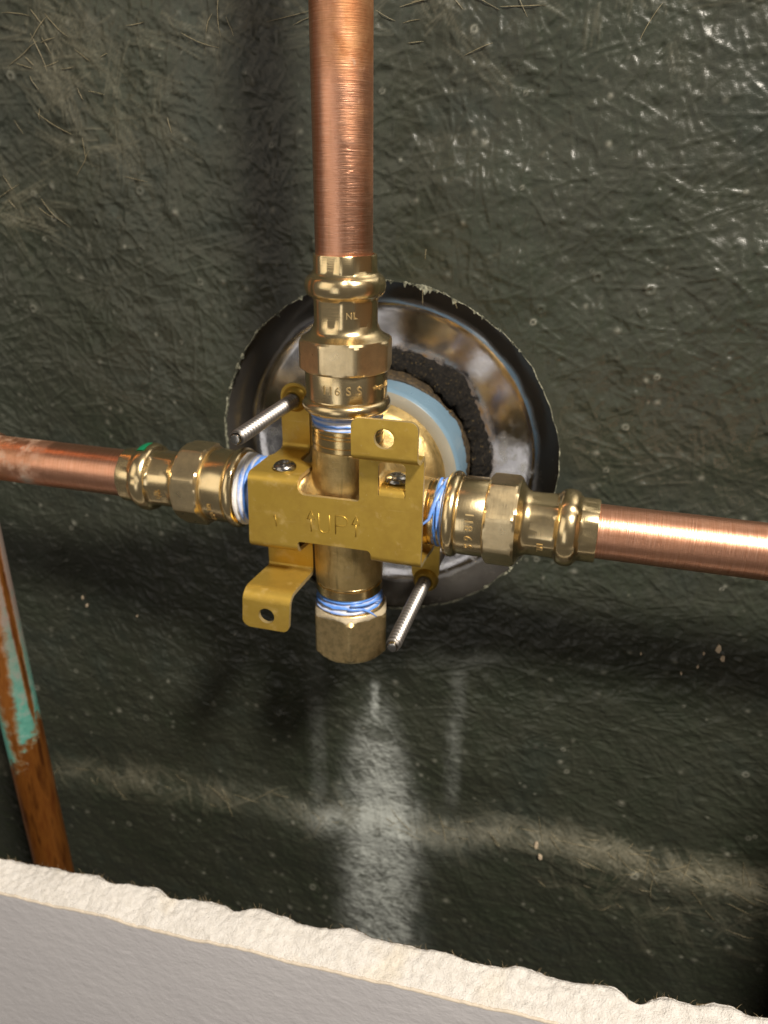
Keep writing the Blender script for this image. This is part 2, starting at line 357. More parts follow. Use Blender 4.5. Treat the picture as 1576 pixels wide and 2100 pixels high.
def lathe(prof, origin=(0, 0, 0), axis=(0, 0, 1), seg=64, caps=(True, True), rfun=None):
    """prof: list of (t, r) along axis; rfun(t, r, theta) may reshape the radius."""
    u, v, a = frame(axis); o = np.array(origin, float); V = []
    for t, r in prof:
        for j in range(seg):
            th = 2*PI*j/seg; rr = rfun(t, r, th) if rfun else r
            V.append(o + a*t + rr*(math.cos(th)*u + math.sin(th)*v))
    n = len(prof); F = grid_faces(n, seg)
    if caps[0]: F.append(tuple(reversed(range(seg))))
    if caps[1]: F.append(tuple(range((n-1)*seg, n*seg)))
    return V, F
def arc(cx, cy, r, a0, a1, n):
    return [(cx + r*math.cos(math.radians(a0+(a1-a0)*i/n)), cy + r*math.sin(math.radians(a0+(a1-a0)*i/n))) for i in range(n+1)]
def tube(pts, r, seg=8, cap=True):
    P = [Vector(p) for p in pts]; V = []; prev = None
    for i, p in enumerate(P):
        d = (P[min(i+1, len(P)-1)] - P[max(i-1, 0)]).normalized()
        u = d.orthogonal().normalized() if prev is None else (prev - d*prev.dot(d)).normalized()
        prev = u; w_ = d.cross(u); rr = r[i] if hasattr(r, '__len__') else r
        for j in range(seg):
            th = 2*PI*j/seg; V.append(p + rr*(math.cos(th)*u + math.sin(th)*w_))
    F = grid_faces(len(P), seg)
    if cap: F += [tuple(reversed(range(seg))), tuple(range((len(P)-1)*seg, len(P)*seg))]
    return [tuple(x) for x in V], F
def join(*vf):
    V, F = [], []
    for v, f in vf:
        k = len(V); V += [tuple(p) for p in v]; F += [tuple(i+k for i in q) for q in f]
    return V, F
def value_noise(X, Z, scale, rng):
    gx, gz = X/scale, Z/scale
    x0, z0 = np.floor(gx).astype(int), np.floor(gz).astype(int)
    ox, oz = x0.min(), z0.min(); T = rng.standard_normal((x0.max()-ox+2, z0.max()-oz+2)).astype(np.float32)
    fx, fz = gx-x0, gz-z0; fx = fx*fx*(3-2*fx); fz = fz*fz*(3-2*fz); i, k = x0-ox, z0-oz
    return (T[i, k]*(1-fx)+T[i+1, k]*fx)*(1-fz) + (T[i, k+1]*(1-fx)+T[i+1, k+1]*fx)*fz
def sstep(a, b, x):
    t = np.clip((x-a)/(b-a), 0, 1); return t*t*(3-2*t)

# ------------------------------------------------------------------ the wall: back of a fibreglass surround
WALL_Y = 40.8; HOLE_R = 62.1
def hole_radius(th):
    return HOLE_R + 0.35*np.sin(3*th+1) + 0.22*np.sin(11*th) + 0.12*np.sin(29*th+2) + 0.10*np.sin(53*th)
def build_wall():
    h = 0.5; x0, x1, z0, z1 = -246, 192, -286, 164
    xs = np.arange(x0, x1+h/2, h); zs = np.arange(z0, z1+h/2, h); nx, nz = len(xs), len(zs)
    X, Z = np.meshgrid(xs, zs, indexing='ij')
    H = np.zeros((nx, nz), np.float32); rng = RNG
    H += 0.50*value_noise(X, Z, 22, rng) + 0.20*value_noise(X, Z, 7.5, rng)
    H += 0.15*value_noise(X, Z*1.1, 3.6, rng) + 0.085*value_noise(X, Z, 1.7, rng) + 0.06*value_noise(X, Z, 1.0, rng)
    # a soft ledge across the lower part of the panel, its top turned up to the light
    zc = -172 + 0.085*X + 2.5*value_noise(X, Z*0, 30, rng)
    H += 5.0*sstep(11, -9, Z-zc)
    wx = X + 0.5*value_noise(X, Z, 2.5, rng)
    # loose weave shows on the ledge and in patches high on the left
    def blob(cx, cz, rx, rz): return np.exp(-(((X-cx)/rx)**2+((Z-cz)/rz)**2))
    ledge = np.exp(-((Z-zc-1)/5.2)**2)*(0.4+0.6*sstep(-60, 150, X)) + 0.22*np.exp(-((Z-zc+14)/16)**2)*sstep(40, 110, X)
    dryzone = ledge + 0.5*blob(-112, 128, 18, 14) + 0.6*blob(-138, 80, 14, 8) + 0.3*blob(-60, 136, 20, 9) + 0.25*blob(0, 140, 60, 12) + 0.3*blob(-95, 105, 20, 12)
    # fibres
    FH = np.zeros(nx*nz, np.float32); DR = np.zeros(nx*nz, np.float32)
    n = 10500
    cx = rng.uniform(x0, x1, n); cz = rng.uniform(z0, z1, n)
    # the dry strands lie in bundles where the resin ran thin
    k = 620; tries = 20000
    tx = rng.uniform(x0+3, x1-3, tries); tz = rng.uniform(z0+3, z1-3, tries)
    dz = dryzone[((tx-x0)/h).astype(int), ((tz-z0)/h).astype(int)]
    sel = np.nonzero(rng.uniform(0, 1, tries) < dz)[0][:k]
    ang0 = np.where(cz > -40, rng.normal(-0.55, 0.9, n), rng.normal(-0.25, 0.6, n)); lens = rng.uniform(7, 32, n)
    bx, bz, ba, bl = [], [], [], []
    for q in sel:
        a = rng.normal(-0.5, 0.75); m_ = int(rng.integers(2, 9)); l0 = rng.uniform(7, 20)
        for g in range(m_):
            off = (g-m_/2)*rng.uniform(0.4, 0.9); sh = rng.normal(0, 2.0)
            bx.append(tx[q]-math.sin(a)*off+math.cos(a)*sh); bz.append(tz[q]+math.cos(a)*off+math.sin(a)*sh); ba.append(a+rng.normal(0, 0.07)); bl.append(l0*rng.uniform(0.6, 1.2))
    cx = np.concatenate([cx, bx]); cz = np.concatenate([cz, bz]); ang0 = np.concatenate([ang0, ba]); lens = np.concatenate([lens, bl])
    isdry = np.zeros(len(cx), bool); isdry[n:] = True
    for i in range(len(cx)):
        ln = lens[i]; a = ang0[i]
        cv = rng.normal(0, 0.006); t = np.arange(-ln/2, ln/2, 0.33)
        px = cx[i] + np.cos(a)*t - np.sin(a)*cv*t*t; pz = cz[i] + np.sin(a)*t + np.cos(a)*cv*t*t
        amp = (rng.uniform(0.08, 0.36) if not isdry[i] else rng.uniform(0.15, 0.5))*np.clip(1.2-np.abs(t/(ln/2)), 0, 1)**0.5
        ix = np.rint((px-x0)/h).astype(int); iz = np.rint((pz-z0)/h).astype(int)
        wd = 0.42 if not isdry[i] else 0.32
        dryv = rng.uniform(0.15, 0.8) if isdry[i] else (rng.uniform(0, 0.10))
        for di in (-2, -1, 0, 1, 2):
            for dk in (-2, -1, 0, 1, 2):
                jx, jz = ix+di, iz+dk; ok = (jx >= 0) & (jx < nx) & (jz >= 0) & (jz < nz)
                jx, jz = jx[ok], jz[ok]; id_ = jx*nz+jz
                d2 = (xs[jx]-px[ok])**2 + (zs[jz]-pz[ok])**2; g = np.exp(-d2/(wd*wd))
                FH[id_] = np.maximum(FH[id_], amp[ok]*g); DR[id_] = np.maximum(DR[id_], dryv*g)
    FH = FH.reshape(nx, nz); DR = DR.reshape(nx, nz)
    H += FH
    H -= 0.35*ledge*(FH < 0.06)*(value_noise(X, Z, 1.6, rng) > 0.3)
    # resin pimples and burst bubbles
    PL = np.zeros((nx, nz), np.float32)
    for _ in range(1300):
        bx, bz = rng.uniform(x0+3, x1-3), rng.uniform(z0+3, z1-3); r = rng.uniform(0.45, 1.15) if rng.uniform() < .8 else rng.uniform(1.0, 1.6)
        i0, i1 = int((bx-2*r-x0)/h), int((bx+2*r-x0)/h)+2; k0, k1 = int((bz-2*r-z0)/h), int((bz+2*r-z0)/h)+2
        i0, k0 = max(i0, 0), max(k0, 0)
        d = np.hypot(X[i0:i1, k0:k1]-bx, Z[i0:i1, k0:k1]-bz)/r
        ring = np.exp(-((d-0.75)/0.33)**2) if rng.uniform() < 0.28 else np.exp(-(d/0.8)**2)
        H[i0:i1, k0:k1] += 0.26*r*ring
        PL[i0:i1, k0:k1] = np.maximum(PL[i0:i1, k0:k1], ring*rng.uniform(0.0, 0.9)**1.6*(d < 1.3))
    # chalky water marks running down from the hole
    def streak(c0, w0, c1, w1, za, zb, a, top=12, soft=1.0):
        t = np.clip((za-Z)/(za-zb), 0, 1); c = c0+(c1-c0)*t + 0.5*value_noise(X*0, Z, 25, rng); ww = w0+(w1-w0)*np.minimum(1, t/0.42)**0.8
        e = np.exp(-np.abs((wx-c)/ww)**(2.6)*1.0)
        return a*e*sstep(0, 1, (za-Z)/top)*sstep(zb-14, zb+4, Z)
    D = streak(-2, 2.4, 3.5, 15.5, -92, -262, 1.05, 66)
    D = np.maximum(D, streak(-3, 1.3, -2, 2.0, -96, -120, 0.75, 6))
    D = np.maximum(D, streak(33, 2.6, 32, 3.5, -78, -150, 0.17, 12))
    D = np.maximum(D, streak(-29, 3.0, -28, 4.0, -70, -172, 0.15, 20))
    D = np.maximum(D, 0.22*np.exp(-((X-38)/13)**2-((Z+79-0.25*(X-38))/3.0)**2))
    D = np.maximum(D, 0.55*np.exp(-((X+16)/16)**2-((Z-zc-1)/8)**2))
    D = np.maximum(D, 0.16*np.exp(-((X-10)/45)**2-((Z-zc)/11)**2))
    mod = 0.60 + 0.30*value_noise(X*0.5+Z*0.6, Z*1.5-X*0.4, 1.0, rng) + 0.28*value_noise(X, Z*0.6, 5, rng) + 0.9*np.minimum(FH*4, 0.6)
    D = np.clip(D*np.clip(mod, 0.30, 1.2), 0, 0.9)
    DR = np.clip(DR*np.clip(0.25+0.6*dryzone, 0, 0.8), 0, 0.8) + 0.09*np.clip(ledge, 0, 1)*(0.6+0.4*value_noise(X, Z, 1.2, rng))
    # flatten towards the drilled hole and snap the edge vertices on to the cut
    TH = np.arctan2(Z, X); RR = np.hypot(X, Z); HR = hole_radius(TH)
    H *= (0.25+0.75*sstep(0, 6, RR-HR)); Y = WALL_Y - H
    snap = np.abs(RR-HR) < 0.36
    s = np.where(snap, HR/np.maximum(RR, 1), 1.0); X2, Z2 = X*s, Z*s
    inside = (RR < HR) & ~snap
    V = np.stack([X2, Y, Z2], -1).reshape(-1, 3)
    ii, kk = np.meshgrid(np.arange(nx-1), np.arange(nz-1), indexing='ij')
    keep = ~(inside[:-1, :-1] | inside[1:, :-1] | inside[1:, 1:] | inside[:-1, 1:])
    ii, kk = ii[keep], kk[keep]
    quads = np.stack([ii*nz+kk, (ii+1)*nz+kk, (ii+1)*nz+kk+1, ii*nz+kk+1], -1)
    # plain margin of the same panel beyond the detailed field
    m0 = len(V); B = 420.0
    bx = [-B, x0+2, x1-2, B]; bz = [-B, z0+2, z1-2, B]
    mv = np.array([(bx[i], WALL_Y - (5.0 if k < 2 else 0.0) + 0.6, bz[k]) for i in range(4) for k in range(4)])
    mq = np.array([(m0+i*4+k, m0+(i+1)*4+k, m0+(i+1)*4+k+1, m0+i*4+k+1) for i in range(3) for k in range(3) if not (i == 1 and k == 1)])
    V = np.concatenate([V, mv]); quads = np.concatenate([quads, mq])
    me = bpy.data.meshes.new("wall"); nv, nf = len(V), len(quads)
    me.vertices.add(nv); me.vertices.foreach_set('co', (V*MM).astype(np.float32).ravel())
    me.loops.add(nf*4); me.loops.foreach_set('vertex_index', quads.astype(np.int32).ravel())
    me.polygons.add(nf); me.polygons.foreach_set('loop_start', np.arange(0, nf*4, 4, dtype=np.int32))
    me.polygons.foreach_set('use_smooth', np.ones(nf, bool))
    me.update(calc_edges=True)
    for nm, A in (("dry", DR), ("dust", D), ("pale", PL)):
        at = me.attributes.new(nm, 'FLOAT', 'POINT'); at.data.foreach_set('value', np.concatenate([A.ravel(), np.zeros(len(mv))]).astype(np.float32))
    me.materials.append(W_WALL)
    o = link("wall", me); o['kind'] = 'structure'
    o['label'] = "dark green black fibreglass panel behind the valve with a round hole"; return o, (xs, zs, WALL_Y-H, dryzone)
wall, (WX, WZ, WYS, DZ) = build_wall()
def wall_y(x, z):
    return float(WYS[int(round((x-WX[0])/0.5)), int(round((z-WZ[0])/0.5))])

def build_rim():
    n = 720; V = []
    for j in range(n):
        th = 2*PI*j/n; r = float(hole_radius(th))
        for (dr, y) in ((0.22, WALL_Y-0.10), (0.0, WALL_Y-0.14), (-0.06, WALL_Y+0.4), (0.25, WALL_Y+2.0), (2.4, WALL_Y+2.2)):
            rr = r+dr + (0.07*RNG.standard_normal() if 0 < y-WALL_Y else 0.04*RNG.standard_normal())
            V.append((rr*math.cos(th), y, rr*math.sin(th)))
    F = [(j*5+k, j*5+k+1, ((j+1) % n)*5+k+1, ((j+1) % n)*5+k) for j in range(n) for k in range(4)]
    part("hole_rim", V, F, W_RIM, wall, sharp=60)
    # burrs, splinters and loose strands left by the hole saw
    vf = []
    def flake(th, r0, ln, wd, y):
        er = np.array([math.cos(th), 0, math.sin(th)]); et = np.array([-math.sin(th), 0, math.cos(th)])
        p = er*r0 + np.array([0, y, 0]); q = []
        for s, l in ((-1, 0.4), (-0.5, -ln*0.5), (-0.1, -ln), (0.35, -ln*0.45), (1, 0.4)):
            q.append(p + et*wd*s + er*(l*random.uniform(0.7, 1.2)) + np.array([0, random.uniform(-0.3, 0.3), 0]))
        q2 = [v + np.array([0, 0.35, 0]) for v in q]
        V_ = q+q2; F_ = [(0, 1, 2), (0, 2, 3), (0, 3, 4), (7, 6, 5), (8, 7, 5), (9, 8, 5)] + [(i, i+5, (i+1) % 5+5, (i+1) % 5) for i in range(5)]
        vf.append(([tuple(v) for v in V_], F_))
    for _ in range(46):
        a = random.choice([random.uniform(70, 95), random.uniform(125, 165), random.uniform(40, 80), random.uniform(0, 360), random.uniform(290, 330)])
        th = math.radians(a); flake(th, float(hole_radius(th))+0.05, random.uniform(0.1, 0.7)+0.9*random.random()**5, random.uniform(0.15, 1.1), WALL_Y-0.35)
    for a, ln, wd in ((76.5, 3.0, 1.7), (75, 2.2, 1.1), (78, 1.6, 1.5), (83, 1.8, 0.7), (67, 1.4, 1.4), (148, 1.2, 2.0), (152, 1.2, 1.5), (128, 1.5, 0.9), (118, 1.2, 1.0), (57, 1.2, 0.6)):
        th = math.radians(a); flake(th, float(hole_radius(th))+0.1, ln, wd, WALL_Y-0.5)
    V, F = join(*vf); o = part("burr", V, F, W_RIM, wall, smooth=False); o['kind'] = 'stuff'
    vf = []
    for x, z, a, ln in ((13.5, 60.0, -1.55, 5.5), (14.0, 69, 1.5, 6.0), (24, 57.0, -1.2, 3.0)):
        p = [(x+math.cos(a)*ln*t/5, WALL_Y-0.5-0.15*math.sin(t), z+math.sin(a)*ln*t/5) for t in range(6)]
        vf.append(tube(p, 0.09, 5))
    # loose strands standing off the ledge and the upper left
    for _ in range(260):
        for _t in range(60):
            x = random.uniform(-200, 180); z = random.uniform(-235, 155)
            if random.random() < DZ[int((x-WX[0])*2), int((z-WZ[0])*2)]*0.6 and math.hypot(x, z) > HOLE_R+6: break
        else: continue
        a = random.gauss(-0.45, 0.75); ln = random.choice([random.uniform(3, 7), random.uniform(6, 16)]); cv = random.gauss(0, 0.012); P_ = []
        for t in range(6):
            s = (t/5-0.5)*ln; xx = x+math.cos(a)*s-math.sin(a)*cv*s*s; zz = z+math.sin(a)*s+math.cos(a)*cv*s*s
            xx = min(max(xx, WX[0]+1), WX[-1]-1); zz = min(max(zz, WZ[0]+1), WZ[-1]-1)
            P_.append((xx, wall_y(xx, zz)-0.05-0.45*max(0, 1-(2*t/5-1)**2)*random.uniform(0.4, 1), zz))
        vf.append(tube(P_, [0.03, 0.08, 0.09, 0.09, 0.08, 0.03], 4, False))
    V, F = join(*vf); o = part("loose_strand", V, F, W_FIB, wall, sharp=0); o['kind'] = 'stuff'
    # chips and specks stuck to the panel
    vf = []
    for x, z, r in ((123.5, -57.5, 1.9), (125.5, -60.8, 1.6), (70, -163, 2.2), (72, -168, 1.7), (98.4, -64.5, 0.55), (118, -66, 0.8), (113, -70, 0.7), (-140, -82, 1.0), (-138, -85.5, 1.2), (-112, -86, 0.6), (119, -60, 0.7)):
        y = wall_y(x, z)-0.3; k = 7; ph = random.uniform(0, 6)
        top = [(x+r*random.uniform(0.5, 1.0)*math.cos(ph+2*PI*i/k)*0.6, y-0.35, z+r*random.uniform(0.6, 1.1)*math.sin(ph+2*PI*i/k)) for i in range(k)]
        bot = [(p[0], y+0.5, p[2]) for p in top]
        vf.append((top+bot, [tuple(range(k))]+[(i, i+k, (i+1) % k+k, (i+1) % k) for i in range(k)]))
    V, F = join(*vf); o = part("stuck_chip", V, F, CHIP, wall, smooth=False); o['kind'] = 'stuff'
build_rim()

# ------------------------------------------------------------------ cover plate seen from behind through the hole
plate = thing("cover_plate", "round shiny steel cover plate seen from behind through the hole", "cover plate", (0, 52, 0))
prof = [(0, 24), (0.2, 30), (0, 36), (-0.1, 44), (-0.3, 50)] + [(-0.5, 52.3), (-0.85, 53.5), (-1.4, 54.8), (-2.2, 56.2), (-3.2, 57.8), (-4.3, 59.6), (-5.4, 61.6), (-6.5, 63.8), (-7.6, 66.2), (-8.4, 68.5)]
V, F = lathe([(52+t, r) for t, r in prof], axis=(0, 1, 0), seg=128, caps=(False, False))
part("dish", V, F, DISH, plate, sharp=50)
def lumpy_ring(a0, a1, prof, amp, n=300, seed=3):
    """crumbling ring: a rounded section swept through an arc, pushed about by noise"""
    rg = np.random.default_rng(seed)
    P_ = np.array(prof); d = np.concatenate([[0], np.cumsum(np.hypot(*np.diff(P_, axis=0).T))]); q = np.linspace(0, d[-1], 22)
    pr, py = np.interp(q, d, P_[:, 0]), np.interp(q, d, P_[:, 1]); k = len(q)
    A = np.linspace(a0, a1, n); AA, QQ = np.meshgrid(A, q, indexing='ij'); ARC = np.radians(AA)*33
    f = (AA-a0)/(a1-a0); fade = np.clip(np.minimum(7*f, 7*(1-f))+0.03, 0, 1)
    nz_ = 0.6*value_noise(ARC, QQ, 4.0, rg)+0.5*value_noise(ARC, QQ, 1.7, rg)+0.4*value_noise(ARC, QQ, 0.8, rg)
    wob = value_noise(ARC, ARC*0, 9, rg)*0.8
    rm, ym = pr.mean(), py[-1]
    R = rm+(pr-rm)[None, :]*(0.35+0.65*fade)*(1+0.12*wob)+amp*(nz_+wob); Y = ym+(py-ym)[None, :]*fade*(1+0.18*wob)+amp*0.8*value_noise(ARC, QQ, 1.2, rg)
    V = np.stack([R*np.cos(np.radians(AA)), Y, R*np.sin(np.radians(AA))], -1).reshape(-1, 3)
    return V, [(i*k+j, i*k+j+1, (i+1)*k+j+1, (i+1)*k+j) for i in range(n-1) for j in range(k-1)]
V, F = lumpy_ring(-38, 112, [(31.4, 51.6), (31.5, 43.5), (32.0, 41.4), (33.2, 40.5), (34.6, 41.0), (36.0, 43.0), (37.0, 46.5), (37.9, 51.6)], 0.6, 420)
part("foam_gasket", V, F, FOAM, plate, sharp=0)
V, F = lumpy_ring(-30, 118, [(30.6, 51.7), (30.6, 36.2), (31.0, 34.8), (31.5, 35.6), (32.0, 39.5), (32.4, 51.7)], 0.22, 380, 8)
part("stain_crust", V, F, RUST, plate, sharp=0)

# ------------------------------------------------------------------ shower valve
valve = thing("shower_valve", "brass shower valve body with a gold bracket and four arms", "valve", (1, 0, 0))
VX = 1.0
def eval_mesh(o):
    dg = bpy.context.evaluated_depsgraph_get(); dg.update()
    return bpy.data.meshes.new_from_object(o.evaluated_get(dg))
def build_body():
    pieces = [lathe([(-27, 10.9), (-20, 11.1), (0, 11.3), (12, 11.0), (19, 10.8)], (VX, 0, 0), (0, 0, 1), 48),
              lathe([(-27, 10.2), (-15, 10.4), (0, 11.4), (15, 10.4), (27, 10.2)], (VX, 0, 0), (1, 0, 0), 48),
              lathe([(-7, 9), (-2, 14.5), (4, 16.5), (10, 17.5), (15, 20), (20, 24.5), (24, 26.0), (30, 26.0)], (VX, 0, 0), (0, 1, 0), 64),
              lathe([(0, 5.2), (9.8, 4.8)], (VX-17.7, -6.8, 0), (0, 0, 1), 24),
              lathe([(0, 5.2), (9.6, 4.8)], (VX+17.7, -6.8, 0), (0, 0, 1), 24),
              lathe([(-9, 5.2), (0, 4.8)], (VX+17.7, -6.8, 0), (0, 0, 1), 24)]
    V, F = join(*pieces)
    tmp = bpy.data.objects.new("tmp", mesh_from("tmp", np.array(V)-np.array((VX, 0, 0)), F, CAST, 0)); COL.objects.link(tmp)
    r = tmp.modifiers.new("r", 'REMESH'); r.mode = 'VOXEL'; r.voxel_size = 0.55*MM
    s = tmp.modifiers.new("s", 'SMOOTH'); s.factor = 0.5; s.iterations = 9
    me = eval_mesh(tmp); bpy.data.objects.remove(tmp)
    me.polygons.foreach_set('use_smooth', [True]*len(me.polygons)); me.name = "valve_body"
    if not me.materials: me.materials.append(CAST)
    link("valve_body", me, valve)
build_body()
def groove_band(t0, t1, r, grooves, lip=0.25):
    p = [(t0, r-lip), (t0+lip, r)]
    for g in grooves: p += [(g-0.30, r), (g-0.15, r-0.35), (g+0.15, r-0.35), (g+0.30, r)]
    return p + [(t1-lip, r), (t1, r-lip)]
for ax, t0, t1, r, gr in (((0, 0, 1), 18.6, 25.6, 10.95, (20.6, 23.2, 24.3)), ((0, 0, -1), 26.3, 30.6, 10.85, (27.2,)), ((1, 0, 0), 26.2, 31.0, 10.3, (27.6, 28.9, 30.0)), ((-1, 0, 0), 26.2, 31.0, 10.3, (28.9,))):
    V, F = lathe(groove_band(t0, t1, r, gr), (VX, 0, 0), ax, 72); part("turned_band", V, F, BR_BAND, valve)
def tape_wrap(ax, t0, t1, r0, r1, seed, pitch=1.35, amp=0.32, blue_lo=0.0, blue_hi=1.0):
    """tape pulled into the thread: a helical ridge; 'band' runs from blue (0) to white (1)."""
    u, v, a = frame(ax); o = np.array((VX, 0, 0)); rg = np.random.default_rng(seed)
    n = int((t1-t0)/0.16)+1; k = 96; T = np.linspace(t0, t1, n); th = np.arange(k)/k*2*PI
    TT, AA = np.meshgrid(T, th, indexing='ij')
    R = r0+(r1-r0)*(TT-t0)/(t1-t0) + amp*np.cos(2*PI*TT/pitch - AA)*np.clip((t1-TT)/1.0, 0.3, 1)
    R += 0.10*value_noise(AA*6, TT*2.5+50, 1.0, rg) + 0.06*rg.standard_normal(R.shape)*0.5
    V = o + TT[..., None]*a + R[..., None]*(np.cos(AA)[..., None]*u + np.sin(AA)[..., None]*v)
    f = (TT-t0)/(t1-t0)
    band = blue_lo + (blue_hi-blue_lo)*sstep(0.25, 0.95, f + 0.14*np.sin(AA*2+seed) + 0.12*np.sin(AA*5+1)) - 0.45*np.cos(2*PI*TT/pitch-AA)
    ob = part("thread_tape", V.reshape(-1, 3), grid_faces(n, k), TAPE, valve, sharp=0)
    at = ob.data.attributes.new("band", 'FLOAT', 'POINT'); at.data.foreach_set('value', band.ravel().astype(np.float32))
    return ob
tape_wrap((0, 0, 1), 25.2, 30.0, 10.3, 10.8, 1, 1.8, 0.2, 0.1, 0.7)
tape_wrap((0, 0, -1), 30.3, 37.9, 10.15, 11.0, 2, 1.9, 0.40, 0.05, 0.95)
tape_wrap((1, 0, 0), 28.6, 32.6, 10.15, 10.6, 3, 1.6, 0.3, 0.05, 0.95)
tape_wrap((-1, 0, 0), 27.6, 34.2, 10.3, 11.8, 4, 1.7, 0.22, -0.1, 1.5)
def flap(pts, wd, name="tape_end"):
    """a torn end of tape: a narrow strip lifted off the thread"""
    P_ = [Vector(p) for p in pts]; V = []
    for i, p in enumerate(P_):
        d = (P_[min(i+1, len(P_)-1)]-P_[max(i-1, 0)]).normalized(); rad = Vector((p.x-VX, p.y, 0)) if name == "tape_end" else Vector((0, p.y, p.z))
        s = d.cross(rad.normalized()).normalized(); wv = wd*(1-0.75*(i/(len(P_)-1))**2)
        for q in (-1, 0, 1):
            V.append(tuple(p + s*wv*q + rad.normalized()*(0.12 if q == 0 else -0.05)))
    F = [(i*3+j, i*3+j+1, i*3+j+4, i*3+j+3) for i in range(len(P_)-1) for j in (0, 1)]
    ob = part("tape_end", V, F, TAPE, valve, sharp=0)
    m_ = ob.modifiers.new("thick", 'SOLIDIFY'); m_.thickness = 0.12*MM
    at = ob.data.attributes.new("band", 'FLOAT', 'POINT'); at.data.foreach_set('value', [0.08]*len(V)); return ob
def on_cyl_z(r, deg, z): a = math.radians(deg); return (VX+r*math.sin(a), -r*math.cos(a), z)
flap([on_cyl_z(11.0, 15+i*9, -33.4-i*0.15) for i in range(4)] + [on_cyl_z(11.4, 48, -34.4), on_cyl_z(11.9, 56, -35.6), on_cyl_z(12.6, 62, -37.0)], 0.65)
flap([on_cyl_z(11.2, 20+i*10, -31.9-i*0.1) for i in range(6)] + [on_cyl_z(11.8, 76, -33.2)], 0.7)
def on_cyl_x(r, deg, x): a = math.radians(deg); return (x, -r*math.cos(a), r*math.sin(a))
flap([on_cyl_x(11.0, 70-i*10, 32.0-i*0.45) for i in range(7)] + [on_cyl_x(11.4, 2, 27.6), on_cyl_x(11.8, -8, 26.6)], 0.8, "x")
flap([on_cyl_x(11.1, 40-i*8, 31.6) for i in range(7)], 0.6, "x")

# plastic collar round the body, blue on its outer wall
V, F = lathe([(29, 23.6), (24.6, 24.0), (24.0, 25.0), (24.2, 28.2), (24.9, 29.6)], (VX, 0, 0), (0, 1, 0), 96, (False, False)); part("plastic_collar", V, F, PL_GREY, valve, sharp=50)
V, F = lathe([(24.9, 29.6), (25.5, 30.2), (27, 30.5), (45, 30.6)], (VX, 0, 0), (0, 1, 0), 96, (False, False)); part("collar_sleeve", V, F, PL_BLUE, valve, sharp=50)

# ------------------------------------------------------------------ bracket: flat pattern folded along paths
def fold_path(start, down, segs):
    """returns f(s)->(Y,Z,nY,nZ) for the visible face; s counted from the fold start"""
    y, z = start; ang = -90.0 if down else 90.0     # direction in (Y,Z)
    out = []; s = 0.0
    for kind, p in segs:
        if kind == 'L':
            out.append((s, s+p, 'L', (y, z, ang))); a = math.radians(ang); y += p*math.cos(a); z += p*math.sin(a); s += p
        else:
            r, turn = p                                # turn>0: away from the viewer side
            sg = (1 if down else -1)*(1 if turn > 0 else -1)
            a = math.radians(ang); cx, cz = y - sg*r*math.sin(a), z + sg*r*math.cos(a)
            ln = r*PI/2; out.append((s, s+ln, 'A', (cx, cz, r, sg, ang))); ang += sg*90
            a = math.radians(ang); y, z = cx + sg*r*math.sin(a), cz - sg*r*math.cos(a); s += ln
    def f(q):
        for (s0, s1, k, d) in out:
            if q <= s1 or (s0, s1, k, d) == out[-1]:
                if k == 'L':
                    a = math.radians(d[2]); return d[0]+(q-s0)*math.cos(a), d[1]+(q-s0)*math.sin(a)
                cx, cz, r, sg, an = d; a = math.radians(an + sg*math.degrees((q-s0)/r))
                return cx + sg*r*math.sin(a), cz - sg*r*math.cos(a)
    cuts = []
    for (s0, s1, k, d) in out:
        m_ = 7 if k == 'A' else 1
        cuts += [s0+(s1-s0)*i/m_ for i in range(m_+1)]
    return f, cuts
PY = -14.0; TK = 1.35
TL = (8.9, ) + fold_path((PY, 8.9), False, [('A', (2.5, 1)), ('L', 20.5), ('A', (2.0, -1)), ('L', 30)])
TR = (20.5,) + fold_path((PY, 20.5), False, [('A', (0.7, -1)), ('L', 3.2), ('A', (2.0, 1)), ('L', 30)])
BL = (11.3,) + fold_path((PY, -11.3), True, [('A', (2.5, 1)), ('L', 5.5), ('A', (2.0, -1)), ('L', 7.4), ('A', (1.2, -1)), ('L', 12.8), ('A', (4.0, 1)), ('L', 30)])
BRp = (10.9,) + fold_path((PY, -10.9), True, [('A', (2.5, 1)), ('L', 20.5), ('A', (2.0, -1)), ('L', 30)])
def fold(u, s):
    if s > 0:
        s0, f, _ = TL if u < -2 else TR
        if s <= s0: return (u, PY, s)
        y, z = f(s-s0); return (u, y, z)
    s0, f, _ = BL if u < 0 else BRp
    if -s <= s0: return (u, PY, s)
    y, z = f(-s-s0); return (u, y, z)
def rounded(pts):
    """pts: (u, s, radius) -> polygon with filleted corners"""
    out = []; n = len(pts)
    for i in range(n):
        p0, p1, p2 = Vector(pts[i-1][:2]), Vector(pts[i][:2]), Vector(pts[(i+1) % n][:2]); r = pts[i][2]
        d0, d1 = (p0-p1), (p2-p1); l0, l1 = d0.length, d1.length; d0.normalize(); d1.normalize()
        ang = d0.angle(d1)
        if r <= 0 or abs(ang-PI) < 1e-3: out.append(tuple(p1)); continue
        t = min(r/math.tan(ang/2), l0*0.49, l1*0.49); rr = t*math.tan(ang/2)
        bis = (d0+d1).normalized(); c = p1 + bis*(rr/math.sin(ang/2))
        a, b_ = p1+d0*t-c, p1+d1*t-c; a0 = math.atan2(a.y, a.x); da = math.atan2(b_.y, b_.x)-a0
        while da > PI: da -= 2*PI
        while da < -PI: da += 2*PI
        k = max(3, int(abs(da)/0.22))
        for j in range(k+1): out.append((c.x+rr*math.cos(a0+da*j/k), c.y+rr*math.sin(a0+da*j/k)))
    return out
def circle(cu, cs, r, n=28): return [(cu+r*math.cos(2*PI*i/n), cs+r*math.sin(2*PI*i/n)) for i in range(n)]
